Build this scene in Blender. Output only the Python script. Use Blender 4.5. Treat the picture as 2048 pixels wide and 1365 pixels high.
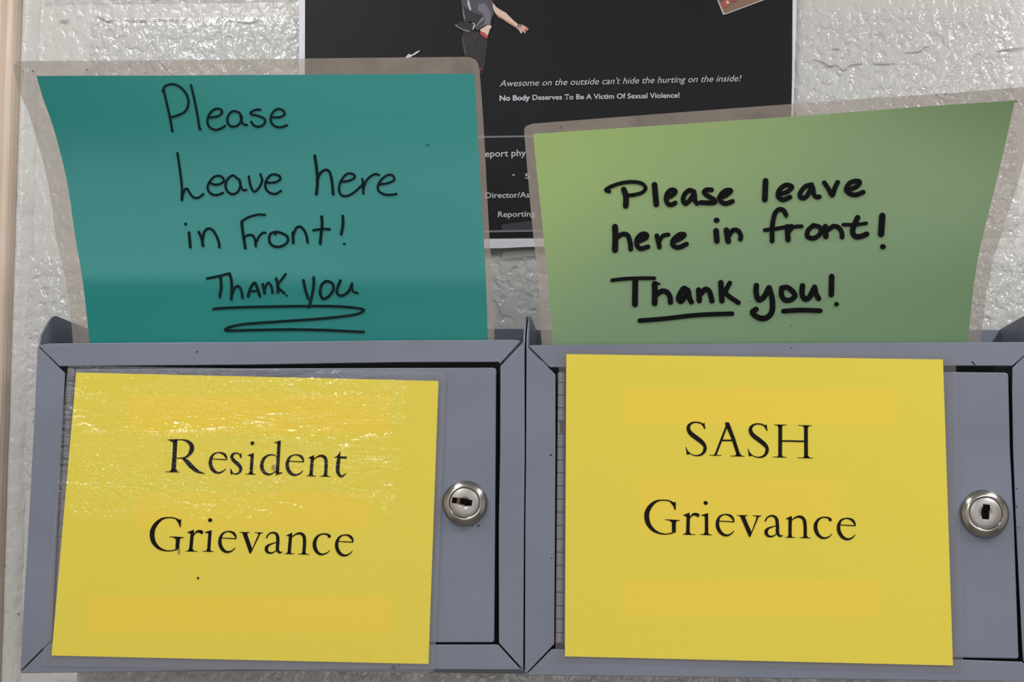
import bpy, bmesh, math, random
from mathutils import Vector, Matrix
random.seed(7)
for o in list(bpy.data.objects): bpy.data.objects.remove(o)
scene = bpy.context.scene
COL = scene.collection

# ------------------------------------------------------------------ camera
W, H = 2048.0, 1365.0
FPX = 3291.4
Zc = Vector((226, 19682, -FPX)).normalized()
Yc = Vector((226, -553, -FPX)).normalized()
Xc = Yc.cross(Zc).normalized()
Zc = Xc.cross(Yc).normalized()
R = Matrix((Xc, Yc, Zc))                      # camera axes -> world axes
F = -0.130                                    # y of the boxes' front faces (wall is y = 0)
CAM = Vector((0.0, F - 1.237, 1.45))
cd = bpy.data.cameras.new('camera'); cam = bpy.data.objects.new('camera', cd); COL.objects.link(cam)
cam.matrix_world = Matrix.Translation(CAM) @ R.to_4x4()
cd.sensor_width = 36; cd.lens = FPX * 36 / W; cd.clip_start = 0.01; cd.clip_end = 50
scene.camera = cam

# ------------------------------------------------------------------ light
scene.view_settings.view_transform = 'Standard'
scene.view_settings.look = 'None'
scene.view_settings.gamma = 1
scene.view_settings.use_curve_mapping = False
scene.view_settings.exposure = 0.06
wd = bpy.data.worlds.new('world'); scene.world = wd; wd.use_nodes = True
wd.node_tree.nodes['Background'].inputs[0].default_value = (0.8, 0.85, 1, 1)
wd.node_tree.nodes['Background'].inputs[1].default_value = 0.2
def area(x, y, z, sx, sy, e, col=(1, 0.985, 0.975)):
    l = bpy.data.lights.new('ceiling_lamp', 'AREA'); l.shape = 'RECTANGLE'; l.size = sx; l.size_y = sy
    l.energy = e; l.color = col
    o = bpy.data.objects.new('ceiling_lamp', l); COL.objects.link(o); o.location = (x, y, z)
    return o
LK = 1.0
area(-0.60, -0.85, 2.52, 0.14, 1.0, 9.5 * LK)
area(0.90, -0.85, 2.52, 0.14, 1.0, 15.5 * LK)
front_fill = area(0.25, -4.12, 0.70, 2.2, 0.9, 13 * LK, (0.96, 0.98, 1.0))    # added soft fill from the front, no known source there
front_fill.name = 'front_fill_light'; front_fill.rotation_euler = (math.radians(90), 0, 0)
area(-0.95, -2.9, 2.52, 0.20, 1.2, 19 * LK)
area(0.85, -2.9, 2.52, 0.30, 1.2, 16 * LK)

# ------------------------------------------------------------------ helpers
def at(px, py, Y):
    d = R @ Vector((px - W / 2, H / 2 - py, -FPX))
    t = (Y - CAM.y) / d.y
    return CAM + d * t
def srgb(r, g, b):
    f = lambda c: (c / 255 / 12.92) if c / 255 <= 0.04045 else ((c / 255 + 0.055) / 1.055) ** 2.4
    return (f(r), f(g), f(b), 1.0)
def link(name, me, mat=None, parent=None):
    o = bpy.data.objects.new(name, me); COL.objects.link(o)
    if mat: me.materials.append(mat)
    if parent: o.parent = parent
    return o
def mesh(name, vs, fs, mat=None, parent=None, smooth=False):
    me = bpy.data.meshes.new(name); me.from_pydata([tuple(v) for v in vs], [], fs); me.update()
    if smooth:
        for p in me.polygons: p.use_smooth = True
    return link(name, me, mat, parent)
def thing(name, label, cat, group=None, loc=(0, 0, 0)):
    o = bpy.data.objects.new(name, None); COL.objects.link(o)
    o.empty_display_size = 0.02
    o['label'] = label; o['category'] = cat
    if group: o['group'] = group
    return o
def bevel(o, w, n=2):
    m = o.modifiers.new('bevel', 'BEVEL'); m.width = w; m.segments = n; m.limit_method = 'ANGLE'; m.angle_limit = math.radians(40)
    return o
def prism(name, poly, y0, y1, mat, parent=None, bw=0):
    """poly: list of (x,z) -> slab between y0 (front) and y1 (back)"""
    n = len(poly)
    vs = [(x, y0, z) for x, z in poly] + [(x, y1, z) for x, z in poly]
    fs = [tuple(range(n)), tuple(reversed(range(n, 2 * n)))] + [(i, i + n, (i + 1) % n + n, (i + 1) % n) for i in range(n)]
    o = mesh(name, vs, fs, mat, parent)
    bm = bmesh.new(); bm.from_mesh(o.data); bmesh.ops.recalc_face_normals(bm, faces=bm.faces); bm.to_mesh(o.data); bm.free()
    if bw: bevel(o, bw)
    return o
def pprism(name, pts, y0, y1, mat, parent=None, bw=0):
    return prism(name, [(at(x, y, y0).x, at(x, y, y0).z) for x, y in pts], y0, y1, mat, parent, bw)
def box(name, a, b, mat, parent=None, bw=0):
    return prism(name, [(a[0], a[2]), (b[0], a[2]), (b[0], b[2]), (a[0], b[2])], a[1], b[1], mat, parent, bw)

# node helpers
def newmat(name):
    m = bpy.data.materials.new(name); m.use_nodes = True
    nt = m.node_tree; p = nt.nodes['Principled BSDF']
    return m, nt, p
def N(nt, t, **kw):
    n = nt.nodes.new(t)
    for k, v in kw.items(): setattr(n, k, v)
    return n
def noise(nt, vec, scale, detail=3, rough=0.5, dist=0.0):
    n = N(nt, 'ShaderNodeTexNoise'); nt.links.new(vec, n.inputs['Vector'])
    n.inputs['Scale'].default_value = scale; n.inputs['Detail'].default_value = detail
    n.inputs['Roughness'].default_value = rough; n.inputs['Distortion'].default_value = dist
    return n.outputs['Fac']
def pos(nt, scale=(1, 1, 1)):
    g = N(nt, 'ShaderNodeNewGeometry'); m = N(nt, 'ShaderNodeMapping')
    nt.links.new(g.outputs['Position'], m.inputs['Vector']); m.inputs['Scale'].default_value = scale
    return m.outputs['Vector']
def ramp(nt, fac, stops):
    r = N(nt, 'ShaderNodeValToRGB'); nt.links.new(fac, r.inputs['Fac'])
    el = r.color_ramp.elements
    while len(el) < len(stops): el.new(0.5)
    for e, (p, c) in zip(el, stops):
        e.position = p; e.color = c if len(c) == 4 else (*c, 1)
    return r.outputs['Color']
def math_(nt, op, a, b=None, c=None):
    m = N(nt, 'ShaderNodeMath', operation=op)
    for i, v in enumerate((a, b, c)):
        if v is None: continue
        if isinstance(v, (int, float)): m.inputs[i].default_value = v
        else: nt.links.new(v, m.inputs[i])
    return m.outputs[0]
def bump(nt, h, strength, dist, normal=None):
    b = N(nt, 'ShaderNodeBump'); nt.links.new(h, b.inputs['Height'])
    b.inputs['Strength'].default_value = strength; b.inputs['Distance'].default_value = dist
    if normal: nt.links.new(normal, b.inputs['Normal'])
    return b.outputs['Normal']
def simple(name, col, rough=0.5, metal=0.0, spec=0.5):
    m, nt, p = newmat(name)
    n = noise(nt, pos(nt), 60, 3)
    c2 = tuple(x * 0.93 for x in col[:3]) + (1,)
    nt.links.new(ramp(nt, n, [(0.3, c2), (0.7, col)]), p.inputs['Base Color'])
    p.inputs['Roughness'].default_value = rough; p.inputs['Metallic'].default_value = metal
    p.inputs['Specular IOR Level'].default_value = spec
    return m

# ------------------------------------------------------------------ materials
def wall_mat(name, strength, base, dark, rough=0.22):
    m, nt, p = newmat(name)
    v = pos(nt, (1, 1, 0.8))
    n1 = noise(nt, v, 135, 2.0, 0.45, 0.25)
    r1 = ramp(nt, n1, [(0.34, (0, 0, 0)), (0.50, (0.75, 0.75, 0.75)), (0.66, (1, 1, 1))])
    n2 = noise(nt, v, 34, 2, 0.5, 0.3)
    n3 = noise(nt, v, 330, 2, 0.5)
    h = math_(nt, 'ADD', math_(nt, 'MULTIPLY', r1, 0.55), math_(nt, 'MULTIPLY', n2, 0.9))
    h = math_(nt, 'ADD', h, math_(nt, 'MULTIPLY', n3, 0.10))
    nt.links.new(bump(nt, h, strength, 0.0016), p.inputs['Normal'])
    d = noise(nt, v, 26, 4, 0.6, 0.6)
    nt.links.new(ramp(nt, d, [(0.28, dark), (0.42, base), (1, base)]), p.inputs['Base Color'])
    p.inputs['Roughness'].default_value = rough
    p.inputs['Specular IOR Level'].default_value = 0.5
    return m
M_block = wall_mat('painted_block', 1.0, srgb(200, 200, 200), srgb(194, 192, 188), 0.14)
M_mortar = wall_mat('painted_mortar', 0.45, srgb(204, 203, 201), srgb(199, 196, 192), 0.22)

m, nt, p = newmat('beige_gloss_paint'); M_trim = m
v = pos(nt, (1, 1, 0.06))
nt.links.new(bump(nt, noise(nt, v, 160, 3, 0.5), 0.55, 0.0012), p.inputs['Normal'])
nt.links.new(ramp(nt, noise(nt, pos(nt), 14, 4), [(0.3, srgb(206, 184, 166)), (0.65, srgb(216, 198, 182))]), p.inputs['Base Color'])
p.inputs['Roughness'].default_value = 0.28

m, nt, p = newmat('grey_powder_coat'); M_box = m
nt.links.new(bump(nt, noise(nt, pos(nt), 1500, 2), 0.08, 0.0002), p.inputs['Normal'])
nt.links.new(ramp(nt, noise(nt, pos(nt), 18, 4), [(0.3, srgb(114, 121, 138)), (0.7, srgb(121, 128, 146))]), p.inputs['Base Color'])
p.inputs['Roughness'].default_value = 0.42
M_hinge = simple('hinge_grey', srgb(134, 132, 140), 0.42)
M_rust = simple('rust', srgb(74, 50, 38), 0.8)
M_speck = simple('speck', srgb(30, 28, 34), 0.7)
M_stain = simple('stain', srgb(170, 140, 60), 0.5)
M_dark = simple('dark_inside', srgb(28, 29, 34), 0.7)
M_chrome = simple('worn_nickel', (0.50, 0.48, 0.45, 1), 0.2, 1.0)
M_face = simple('brushed_nickel', (0.44, 0.415, 0.41, 1), 0.42, 0.85)
M_hole = simple('keyhole_black', (0.003, 0.003, 0.003, 1), 0.8, 0, 0.05)
M_brass = simple('brass', srgb(105, 72, 34), 0.5, 0.4)

def paper_mat(name, rough=0.35, crumple=0.0, coat=0.3, bumpscale=1.0):
    m, nt, p = newmat(name)
    a = N(nt, 'ShaderNodeVertexColor'); a.layer_name = 'tint'
    g = noise(nt, pos(nt), 900, 2)
    mx = N(nt, 'ShaderNodeMixRGB', blend_type='MULTIPLY'); mx.inputs[0].default_value = 1
    nt.links.new(a.outputs['Color'], mx.inputs[1])
    nt.links.new(ramp(nt, g, [(0.3, (0.96, 0.96, 0.96)), (0.7, (1, 1, 1))]), mx.inputs[2])
    nt.links.new(mx.outputs[0], p.inputs['Base Color'])
    p.inputs['Roughness'].default_value = 0.6
    p.inputs['Coat Weight'].default_value = coat; p.inputs['Coat Roughness'].default_value = rough
    p.inputs['Specular IOR Level'].default_value = 0.2
    if crumple:
        nt.links.new(crumple_nodes(nt), p.inputs['Coat Normal'])
    return m
def crumple_nodes(nt):
    """cockled laminate: fine horizontal wrinkles, strongest towards the upper left of the sheet"""
    n1 = noise(nt, pos(nt, (0.42, 1, 1)), 90, 3, 0.55, 0.9)
    n2 = noise(nt, pos(nt, (0.8, 1, 1)), 300, 2, 0.6, 0.6)
    band = ramp(nt, noise(nt, pos(nt, (0.22, 1, 1)), 42, 3, 0.55, 0.5), [(0.40, (0, 0, 0)), (0.50, (1, 1, 1))])
    h = math_(nt, 'ADD', math_(nt, 'MULTIPLY', n1, 0.5), math_(nt, 'MULTIPLY', math_(nt, 'MULTIPLY', n2, band), 1.5))
    g = N(nt, 'ShaderNodeNewGeometry'); s = N(nt, 'ShaderNodeSeparateXYZ'); nt.links.new(g.outputs['Position'], s.inputs[0])
    A = at(880, 830, F); B = at(500, 740, F); C = at(500, 1100, F)
    mz = N(nt, 'ShaderNodeMapRange'); mz.interpolation_type = 'SMOOTHSTEP'; nt.links.new(s.outputs['Z'], mz.inputs[0])
    mz.inputs[1].default_value = C.z; mz.inputs[2].default_value = C.z + 0.09; mz.inputs[3].default_value = 0.0; mz.inputs[4].default_value = 1
    mx = N(nt, 'ShaderNodeMapRange'); mx.interpolation_type = 'SMOOTHSTEP'; nt.links.new(s.outputs['X'], mx.inputs[0])
    mx.inputs[1].default_value = A.x - 0.05; mx.inputs[2].default_value = A.x - 0.02; mx.inputs[3].default_value = 1; mx.inputs[4].default_value = 0.0
    k = math_(nt, 'MULTIPLY', mz.outputs[0], mx.outputs[0])
    b = N(nt, 'ShaderNodeBump'); nt.links.new(h, b.inputs['Height']); b.inputs['Distance'].default_value = 0.0030
    nt.links.new(k, b.inputs['Strength'])
    return b.outputs['Normal']
M_yel_crumple = paper_mat('yellow_paper_wrinkled_film', 0.065, 1, 1.0)
M_yel = paper_mat('yellow_paper', 0.3, 0, 0.35)
M_teal = paper_mat('teal_paper', 0.28, 0, 0.3)
M_green = paper_mat('green_paper', 0.28, 0, 0.35)

def film_mat(name, col, alpha, rough, spots=False, crumple=False):
    m, nt, p = newmat(name)
    if spots:
        n = noise(nt, pos(nt), 45, 4, 0.6)
        nt.links.new(ramp(nt, n, [(0.25, tuple(c * 0.75 for c in col[:3])), (0.5, col), (0.8, tuple(min(1, c * 1.08) for c in col[:3]))]), p.inputs['Base Color'])
    else:
        p.inputs['Base Color'].default_value = col
    n = noise(nt, pos(nt), 25, 3)
    nt.links.new(math_(nt, 'ADD', math_(nt, 'MULTIPLY', n, 0.12), alpha - 0.06), p.inputs['Alpha'])
    p.inputs['Roughness'].default_value = rough
    if crumple:
        nt.links.new(crumple_nodes(nt), p.inputs['Normal'])
    return m
M_film_old = film_mat('yellowed_laminate', srgb(172, 162, 151), 0.58, 0.4, True)
M_film_new = film_mat('clear_laminate', srgb(150, 146, 148), 0.24, 0.25)
M_film_crumple = film_mat('wrinkled_laminate', srgb(156, 156, 162), 0.34, 0.08, False, True)

def ink(name, c, rough=0.5):
    m, nt, p = newmat(name); p.inputs['Base Color'].default_value = c
    nt.links.new(ramp(nt, noise(nt, pos(nt), 120, 3), [(0.3, c), (0.8, tuple(x * 1.6 for x in c[:3]))]), p.inputs['Base Color'])
    p.inputs['Roughness'].default_value = rough; p.inputs['Specular IOR Level'].default_value = 0.12
    return m
M_ink = ink('printed_black', srgb(17, 14, 11))
M_ink_gloss, nt, p = newmat('printed_black_under_film')
p.inputs['Base Color'].default_value = srgb(16, 15, 15); p.inputs['Roughness'].default_value = 0.6
p.inputs['Coat Weight'].default_value = 0.5; p.inputs['Coat Roughness'].default_value = 0.08; p.inputs['Specular IOR Level'].default_value = 0.1
nt.links.new(crumple_nodes(nt), p.inputs['Coat Normal'])
M_pen = ink('thin_marker', srgb(6, 30, 32))
M_marker = ink('thick_marker', srgb(4, 5, 8))
M_poster = simple('poster_black_ink', srgb(25, 25, 30), 0.5, 0, 0.2)
M_poster_w = simple('poster_white_paper', srgb(226, 226, 238), 0.5)
M_ptxt = simple('poster_light_print', srgb(196, 196, 206), 0.5)

# ------------------------------------------------------------------ setting
ROOM = (-1.7, 2.2, -4.2, 0.0, 0.0, 2.6)
M_plain = simple('room_paint', srgb(205, 200, 192), 0.6)
M_floor = simple('floor_vinyl', srgb(120, 112, 104), 0.4)
M_ceil = simple('ceiling_white', srgb(225, 225, 222), 0.8)
def struct(o):
    o['kind'] = 'structure'; return o
x0, x1, yb, yf, z0, z1 = ROOM
struct(box('floor', (x0 - .1, yb - .1, -0.1), (x1 + .1, 0.1, 0.0), M_floor))
struct(box('ceiling', (x0 - .1, yb - .1, z1), (x1 + .1, 0.1, z1 + .1), M_ceil))
struct(box('wall_left', (x0 - .1, yb, 0), (x0, 0.0, z1), M_plain))
struct(box('wall_right', (x1, yb, 0), (x1 + .1, 0.0, z1), M_plain))
struct(box('wall_front', (x0 - .1, yb - .1, 0), (x1 + .1, yb, z1), M_plain))
wall = struct(box('wall_back', (x0 - .1, 0.0004, 0), (x1 + .1, 0.1, z1), M_mortar))

# blocks: courses of 0.19 m high painted concrete blocks with 10 mm joints
zj = at(1024, 12, 0).z                       # centre of the joint at the top of the picture
CH, JW, BL = 0.216, 0.0135, 0.408
xa = at(1082, 300, 0).x
xl = at(84, 80, 0).x - 0.0
blk_cache = {}
def block_mesh(w):
    k = round(w, 3)
    if k in blk_cache: return blk_cache[k]
    h = CH - JW; vs = []; fs = []
    b = 0.007
    rings = [(0, 0.004), (0, 0.0003), (b * 0.4, -0.0001), (b, -0.0005)]
    for ins, y in rings:
        vs += [(ins, y, ins), (w - ins, y, ins), (w - ins, y, h - ins), (ins, y, h - ins)]
    for r in range(3):
        for i in range(4):
            a = r * 4 + i; c = r * 4 + (i + 1) % 4
            fs.append((a, c, c + 4, a + 4))
    fs.append((12, 13, 14, 15))
    me = bpy.data.meshes.new('block'); me.from_pydata(vs, [], fs); me.update(); me.materials.append(M_block)
    for p_ in me.polygons: p_.use_smooth = False
    blk_cache[k] = me; return me
row = 0
z = zj + JW / 2
while z - CH > 0: z -= CH
z -= CH
zz = z
while zz < z1:
    idx = round((zj + JW / 2 - zz) / CH)
    off = xa if idx % 2 == 1 else xa + BL / 2
    x = off - BL * 10
    while x < x1:
        a = max(x + JW / 2, x0); b_ = min(x + BL - JW / 2, x1)
        if a < xl < b_: a = xl
        if abs(a - xl) < 0.01: a = xl
        if b_ - a > 0.06 and (a >= xl or b_ < xl - 0.35) and zz > -0.01 and zz + CH - JW < z1:
            o = bpy.data.objects.new('block', block_mesh(b_ - a)); COL.objects.link(o)
            o.location = (a, 0, zz); o.parent = wall
        x += BL
    zz += CH

# beige door frame at the left edge, leaning a hair like the joint beside it
TL, BLp = at(42, 0, -0.008), at(4, 1200, -0.008)
def tx(z): return TL.x + (z - TL.z) * (BLp.x - TL.x) / (BLp.z - TL.z)
prof = [(-0.32, 0.0), (-0.32, -0.020), (-0.024, -0.020), (-0.0215, -0.0165), (-0.015, -0.0150), (-0.0115, -0.0165), (-0.008, -0.0180),
        (-0.0035, -0.0170), (-0.0012, -0.0130), (0.0, -0.008), (0.0, 0.0)]
vs = []; fs = []
nz = 2
for k in range(nz):
    zq = (0.0, z1)[k]
    for (dx, yy) in prof: vs.append((tx(zq) + dx, yy, zq))
n = len(prof)
for i in range(n - 1): fs.append((i, i + 1, n + i + 1, n + i))
fs += [tuple(range(n)), tuple(range(2 * n - 1, n - 1, -1))]
tr = mesh('trim_1', vs, fs, M_trim); struct(tr); bevel(tr, 0.0008)
# lumpy white paint bead between wall and frame
vs = []; fs = []
K = 260; rg = random.Random(3)
bw_ = 0.015
prev = 0
for k in range(K + 1):
    zq = 0.9 + 1.1 * k / K
    prev = prev * 0.75 + rg.uniform(-1, 1) * 0.0005
    w0 = -0.001 + prev
    for j, (fx, yy) in enumerate([(0.0, -0.0035), (0.10, -0.0044), (0.35, -0.0038), (0.75, -0.0018), (1.0, 0.0002)]):
        vs.append((tx(zq) + w0 + fx * bw_, yy + rg.uniform(-1, 1) * 0.0002, zq))
for k in range(K):
    for j in range(4):
        a = k * 5 + j; fs.append((a, a + 1, a + 6, a + 5))
bead = mesh('trim_2', vs, fs, M_mortar, None, True); struct(bead)

# ------------------------------------------------------------------ curves, strokes
def catmull(P, seg=8, closed=False):
    if len(P) < 3: 
        if len(P) == 2:
            return [tuple(P[0][i] + (P[1][i] - P[0][i]) * t / 6 for i in range(len(P[0]))) for t in range(7)]
        return P
    out = []; n = len(P)
    for i in range(n - 1):
        p0 = P[max(i - 1, 0)]; p1 = P[i]; p2 = P[i + 1]; p3 = P[min(i + 2, n - 1)]
        for s in range(seg):
            t = s / seg
            out.append(tuple(0.5 * (2 * b + (c - a) * t + (2 * a - 5 * b + 4 * c - d) * t * t + (3 * b - a - 3 * c + d) * t ** 3)
                             for a, b, c, d in zip(p0, p1, p2, p3)))
    out.append(P[-1]); return out
class Ink:
    """collects flat ink shapes in picture-of-the-sheet coordinates, laid on a sheet by surf(px,py)"""
    def __init__(s): s.v = []; s.f = []
    def poly(s, pts):
        b = len(s.v); s.v += pts; s.f.append(tuple(range(b, b + len(pts))))
    def disc(s, x, y, r, ry=None, n=14):
        ry = ry or r
        s.poly([(x + r * math.cos(a * 2 * math.pi / n), y + ry * math.sin(a * 2 * math.pi / n)) for a in range(n)])
    def stroke(s, P, w=None, cap=True, seg=8):
        P = [(p[0], p[1], p[2] if len(p) > 2 else w) for p in P]
        Q = catmull(P, seg)
        Lp = []; Rp = []
        for i, (x, y, ww) in enumerate(Q):
            a = Q[max(i - 1, 0)]; b = Q[min(i + 1, len(Q) - 1)]
            dx, dy = b[0] - a[0], b[1] - a[1]; L = math.hypot(dx, dy) or 1
            nx, ny = -dy / L, dx / L
            Lp.append((x + nx * ww / 2, y + ny * ww / 2)); Rp.append((x - nx * ww / 2, y - ny * ww / 2))
        b = len(s.v); s.v += Lp + Rp; n = len(Q)
        for i in range(n - 1): s.f.append((b + i, b + i + 1, b + n + i + 1, b + n + i))
        if cap:
            for e in (Q[0], Q[-1]): s.disc(e[0], e[1], e[2] / 2)
            for i in range(seg, len(Q) - 1, seg): s.disc(Q[i][0], Q[i][1], Q[i][2] / 2)
    def build(s, name, mat, surf, parent, tf=lambda x, y: (x, y)):
        vs = [surf(*tf(x, y)) for x, y in s.v]
        bm = bmesh.new(); bv = [bm.verts.new(v) for v in vs]
        for f in s.f:
            try: bm.faces.new([bv[i] for i in f])
            except Exception: pass
        bmesh.ops.triangulate(bm, faces=[f for f in bm.faces if len(f.verts) > 4])
        # ink faces all look towards the room
        for f in bm.faces:
            f.normal_update()
            if f.normal.y > 0: f.normal_flip()
        me = bpy.data.meshes.new(name); bm.to_mesh(me); bm.free()
        return link(name, me, mat, parent)

# ------------------------------------------------------------------ sheets
def interp(P, t):
    """point at fraction t (by length) of a polyline smoothed by catmull"""
    Q = catmull(P, 10) if len(P) > 2 else P
    L = [0]
    for a, b in zip(Q, Q[1:]): L.append(L[-1] + math.hypot(b[0] - a[0], b[1] - a[1]))
    d = t * L[-1]
    for i in range(len(Q) - 1):
        if d <= L[i + 1] or i == len(Q) - 2:
            k = (d - L[i]) / ((L[i + 1] - L[i]) or 1)
            return (Q[i][0] + (Q[i + 1][0] - Q[i][0]) * k, Q[i][1] + (Q[i + 1][1] - Q[i][1]) * k)
def coons(L, Rr, T, B):
    """L,Rr from top to bottom; T,B from left to right"""
    def f(s, t):
        l = interp(L, t); r = interp(Rr, t); a = interp(T, s); b = interp(B, s)
        c00, c10, c01, c11 = L[0], Rr[0], L[-1], Rr[-1]
        return tuple((1 - s) * l[i] + s * r[i] + (1 - t) * a[i] + t * b[i]
                     - ((1 - s) * (1 - t) * c00[i] + s * (1 - t) * c10[i] + (1 - s) * t * c01[i] + s * t * c11[i]) for i in (0, 1))
    return f
def sheet(name, cf, surf, mat, parent, tint, nu=70, nv=56):
    vs = []; cols = []; fs = []
    for j in range(nv + 1):
        for i in range(nu + 1):
            px, py = cf(i / nu, j / nv); vs.append(surf(px, py)); cols.append(tint(px, py))
    for j in range(nv):
        for i in range(nu):
            a = j * (nu + 1) + i; fs.append((a, a + nu + 1, a + nu + 2, a + 1))
    o = mesh(name, vs, fs, mat, parent, True)
    ca = o.data.color_attributes.new('tint', 'FLOAT_COLOR', 'POINT')
    for k, c in enumerate(cols): ca.data[k].color = (c[0], c[1], c[2], 1)
    return o
def ring(name, inner, outer, surf, mat, parent, rc=(14, 14, 14, 14), nn=40, lift=0.0):
    """laminate margin between the paper's edge and the film's edge"""
    def loop(cf, rcs):
        pts = []
        for side in range(4):
            for k in range(nn):
                t = k / nn
                s_, t_ = ((t, 0), (1, t), (1 - t, 1), (0, 1 - t))[side]
                p = cf(s_, t_)
                if rcs:
                    C = [cf(0, 0), cf(1, 0), cf(1, 1), cf(0, 1)]
                    a, b = C[side], C[(side + 1) % 4]
                    for ci, c in ((side, a), ((side + 1) % 4, b)):
                        r = rcs[ci]; d = math.hypot(p[0] - c[0], p[1] - c[1])
                        if r and d < r:
                            prv, nxt = C[(ci - 1) % 4], C[(ci + 1) % 4]
                            def on(q):
                                L = math.hypot(q[0] - c[0], q[1] - c[1]); return (c[0] + (q[0] - c[0]) * r / L, c[1] + (q[1] - c[1]) * r / L)
                            P1, P2 = on(prv), on(nxt)
                            tau = 0.5 * (1 - d / r) if ci != side else 0.5 + 0.5 * (d / r)
                            u = tau
                            p = tuple((1 - u) ** 2 * P1[i] + 2 * u * (1 - u) * c[i] + u * u * P2[i] for i in (0, 1))
                            break
                pts.append(p)
        return pts
    A = loop(inner, None); B = loop(outer, rc); n = len(A); m_ = 4
    vs = []; fs = []
    for k in range(m_ + 1):
        for a, b in zip(A, B):
            q = k / m_; px, py = a[0] + (b[0] - a[0]) * q, a[1] + (b[1] - a[1]) * q
            v = surf(px, py); v = Vector((v.x, v.y - lift, v.z)); vs.append(v)
    for k in range(m_):
        for i in range(n):
            a = k * n + i; b = k * n + (i + 1) % n; fs.append((a, b, b + n, a + n))
    o = mesh(name, vs, fs, mat, parent, True)
    bm = bmesh.new(); bm.from_mesh(o.data)
    for f in bm.faces:
        f.normal_update()
        if f.normal.y > 0: f.normal_flip()
    bm.to_mesh(o.data); bm.free()
    return o
def off(surf, d):
    def g(px, py):
        v = surf(px, py); e = (CAM - v).normalized(); return v + e * d
    return g
def lerp(a, b, t): return a + (b - a) * t
def sm(a, b, x):
    t = min(1, max(0, (x - a) / (b - a))); return t * t * (3 - 2 * t)
def lerpc(a, b, t): return tuple(a[i] + (b[i] - a[i]) * t for i in range(3))

# ------------------------------------------------------------------ poster on the wall
YP = -0.0045
def surf_poster(px, py):
    return at(px, py, YP - 0.0015 * sm(300, 495, py))
pst = thing('poster', 'black printed poster with white margin taped to the block wall behind both handwritten sheets', 'poster')
cf_w = coons([(599, -330), (598, 60), (597, 300), (596, 500)], [(1597, -330), (1593.5, 0), (1587.5, 205), (1583, 492)],
             [(599, -330), (1597, -330)], [(596, 500), (985, 497), (1070, 494), (1583, 488)])
cf_b = coons([(611, -316), (610, 60), (609, 300), (608, 482)], [(1588, -316), (1585, 0), (1585 - 2, 205), (1572, 470)],
             [(611, -316), (1588, -316)], [(608, 482), (985, 477), (1068, 476), (1572, 470)])
white = lambda x, y: (0.8, 0.8, 0.8)
sheet('paper', cf_w, surf_poster, M_poster_w, pst, white, 24, 24)
sheet('printed_black_area', cf_b, off(surf_poster, 0.0004), M_poster, pst, white, 24, 24)
ps1 = off(surf_poster, 0.0009); ps2 = off(surf_poster, 0.0012); ps3 = off(surf_poster, 0.0015)
def text_line(s, x0, y0, x1, y1, kh, bold=0.0, shear=0.0, name='printed_line', surf=ps1, mat=None, parent=None, space=1.0):
    c = bpy.data.curves.new('t', 'FONT'); c.body = s; c.resolution_u = 3; c.offset = bold; c.shear = shear; c.space_character = space
    o = bpy.data.objects.new('t', c); COL.objects.link(o)
    bpy.context.view_layer.update()
    me = bpy.data.meshes.new_from_object(o.evaluated_get(bpy.context.evaluated_depsgraph_get()))
    bpy.data.objects.remove(o); bpy.data.curves.remove(c)
    xs = [v.co.x for v in me.vertices]; a, b = min(xs), max(xs)
    for v in me.vertices:
        t = (v.co.x - a) / (b - a)
        v.co = surf(x0 + (x1 - x0) * t, y0 + (y1 - y0) * t - v.co.y * kh)
    me.name = name; me.materials.clear()
    return link(name, me, mat or M_ptxt, parent or pst)
text_line("Awesome on the outside can't hide the hurting on the inside!", 999, 173, 1483, 162.5, 18.2, 0.0, 0.28)
text_line("No Body", 999, 201.5, 1060, 200.2, 14.5, 0.035)
text_line("Deserves To Be A Victim Of Sexual Violence!", 1065, 200, 1359, 195.4, 14.5, 0.018)
text_line("eport phy", 970, 314, 1052, 312, 18.5, 0.012)
text_line("-", 1024, 353.5, 1030, 353.5, 15, 0.02)
text_line("S", 1050, 357.5, 1060, 357.5, 15.5, 0.01)
text_line("Director/As", 971, 396.5, 1059, 395, 16.0, 0.012)
text_line("Reporting", 996, 434.5, 1070, 433, 16.0, 0.012)
for (a, b, y0, y1, h) in ((940, 1075, 274.5, 272.5, 3.6), (960, 1085, 463.5, 461.5, 4.2)):
    k = Ink(); k.poly([(a, y0 - h / 2), (b, y1 - h / 2), (b, y1 + h / 2), (a, y0 + h / 2)])
    k.build('printed_rule', simple('rule_grey', srgb(120, 120, 130), 0.5), ps1, pst)
M_sh = {}
def flat(name, pts, col, lvl=ps1, smooth=False, parent=None):
    k = Ink(); k.poly(catmull(pts + [pts[0]], 5)[:-1] if smooth else pts)
    key = tuple(col)
    if key not in M_sh: M_sh[key] = simple('print_%d' % len(M_sh), srgb(*col), 0.5)
    return k.build(name, M_sh[key], lvl, parent or pst)
def Zp(pts): return [(780 + x / 6.4, y / 6.4) for x, y in pts]
flat('printed_trousers', Zp([(960, 380), (1100, 400), (1250, 470), (1245, 560), (1225, 720), (1215, 820), (1190, 940), (1145, 940), (1130, 800), (1060, 735), (960, 735), (930, 600), (915, 480)]), (24, 22, 25), ps1)
flat('printed_shirt', Zp([(905, -20), (930, 120), (940, 220), (960, 290), (1000, 300), (1050, 290), (1080, 330), (1110, 385), (1200, 345), (1250, 315), (1290, 330), (1300, 230), (1330, 180), (1320, 40), (1300, -20)]), (72, 70, 84), ps1)
flat('printed_shirt_shade', Zp([(930, 60), (985, 110), (1040, 150), (1150, 190), (1190, 200), (1150, 270), (1110, 330), (1080, 300), (1000, 290), (965, 250), (960, 150)]), (26, 26, 30), ps2)
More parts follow.
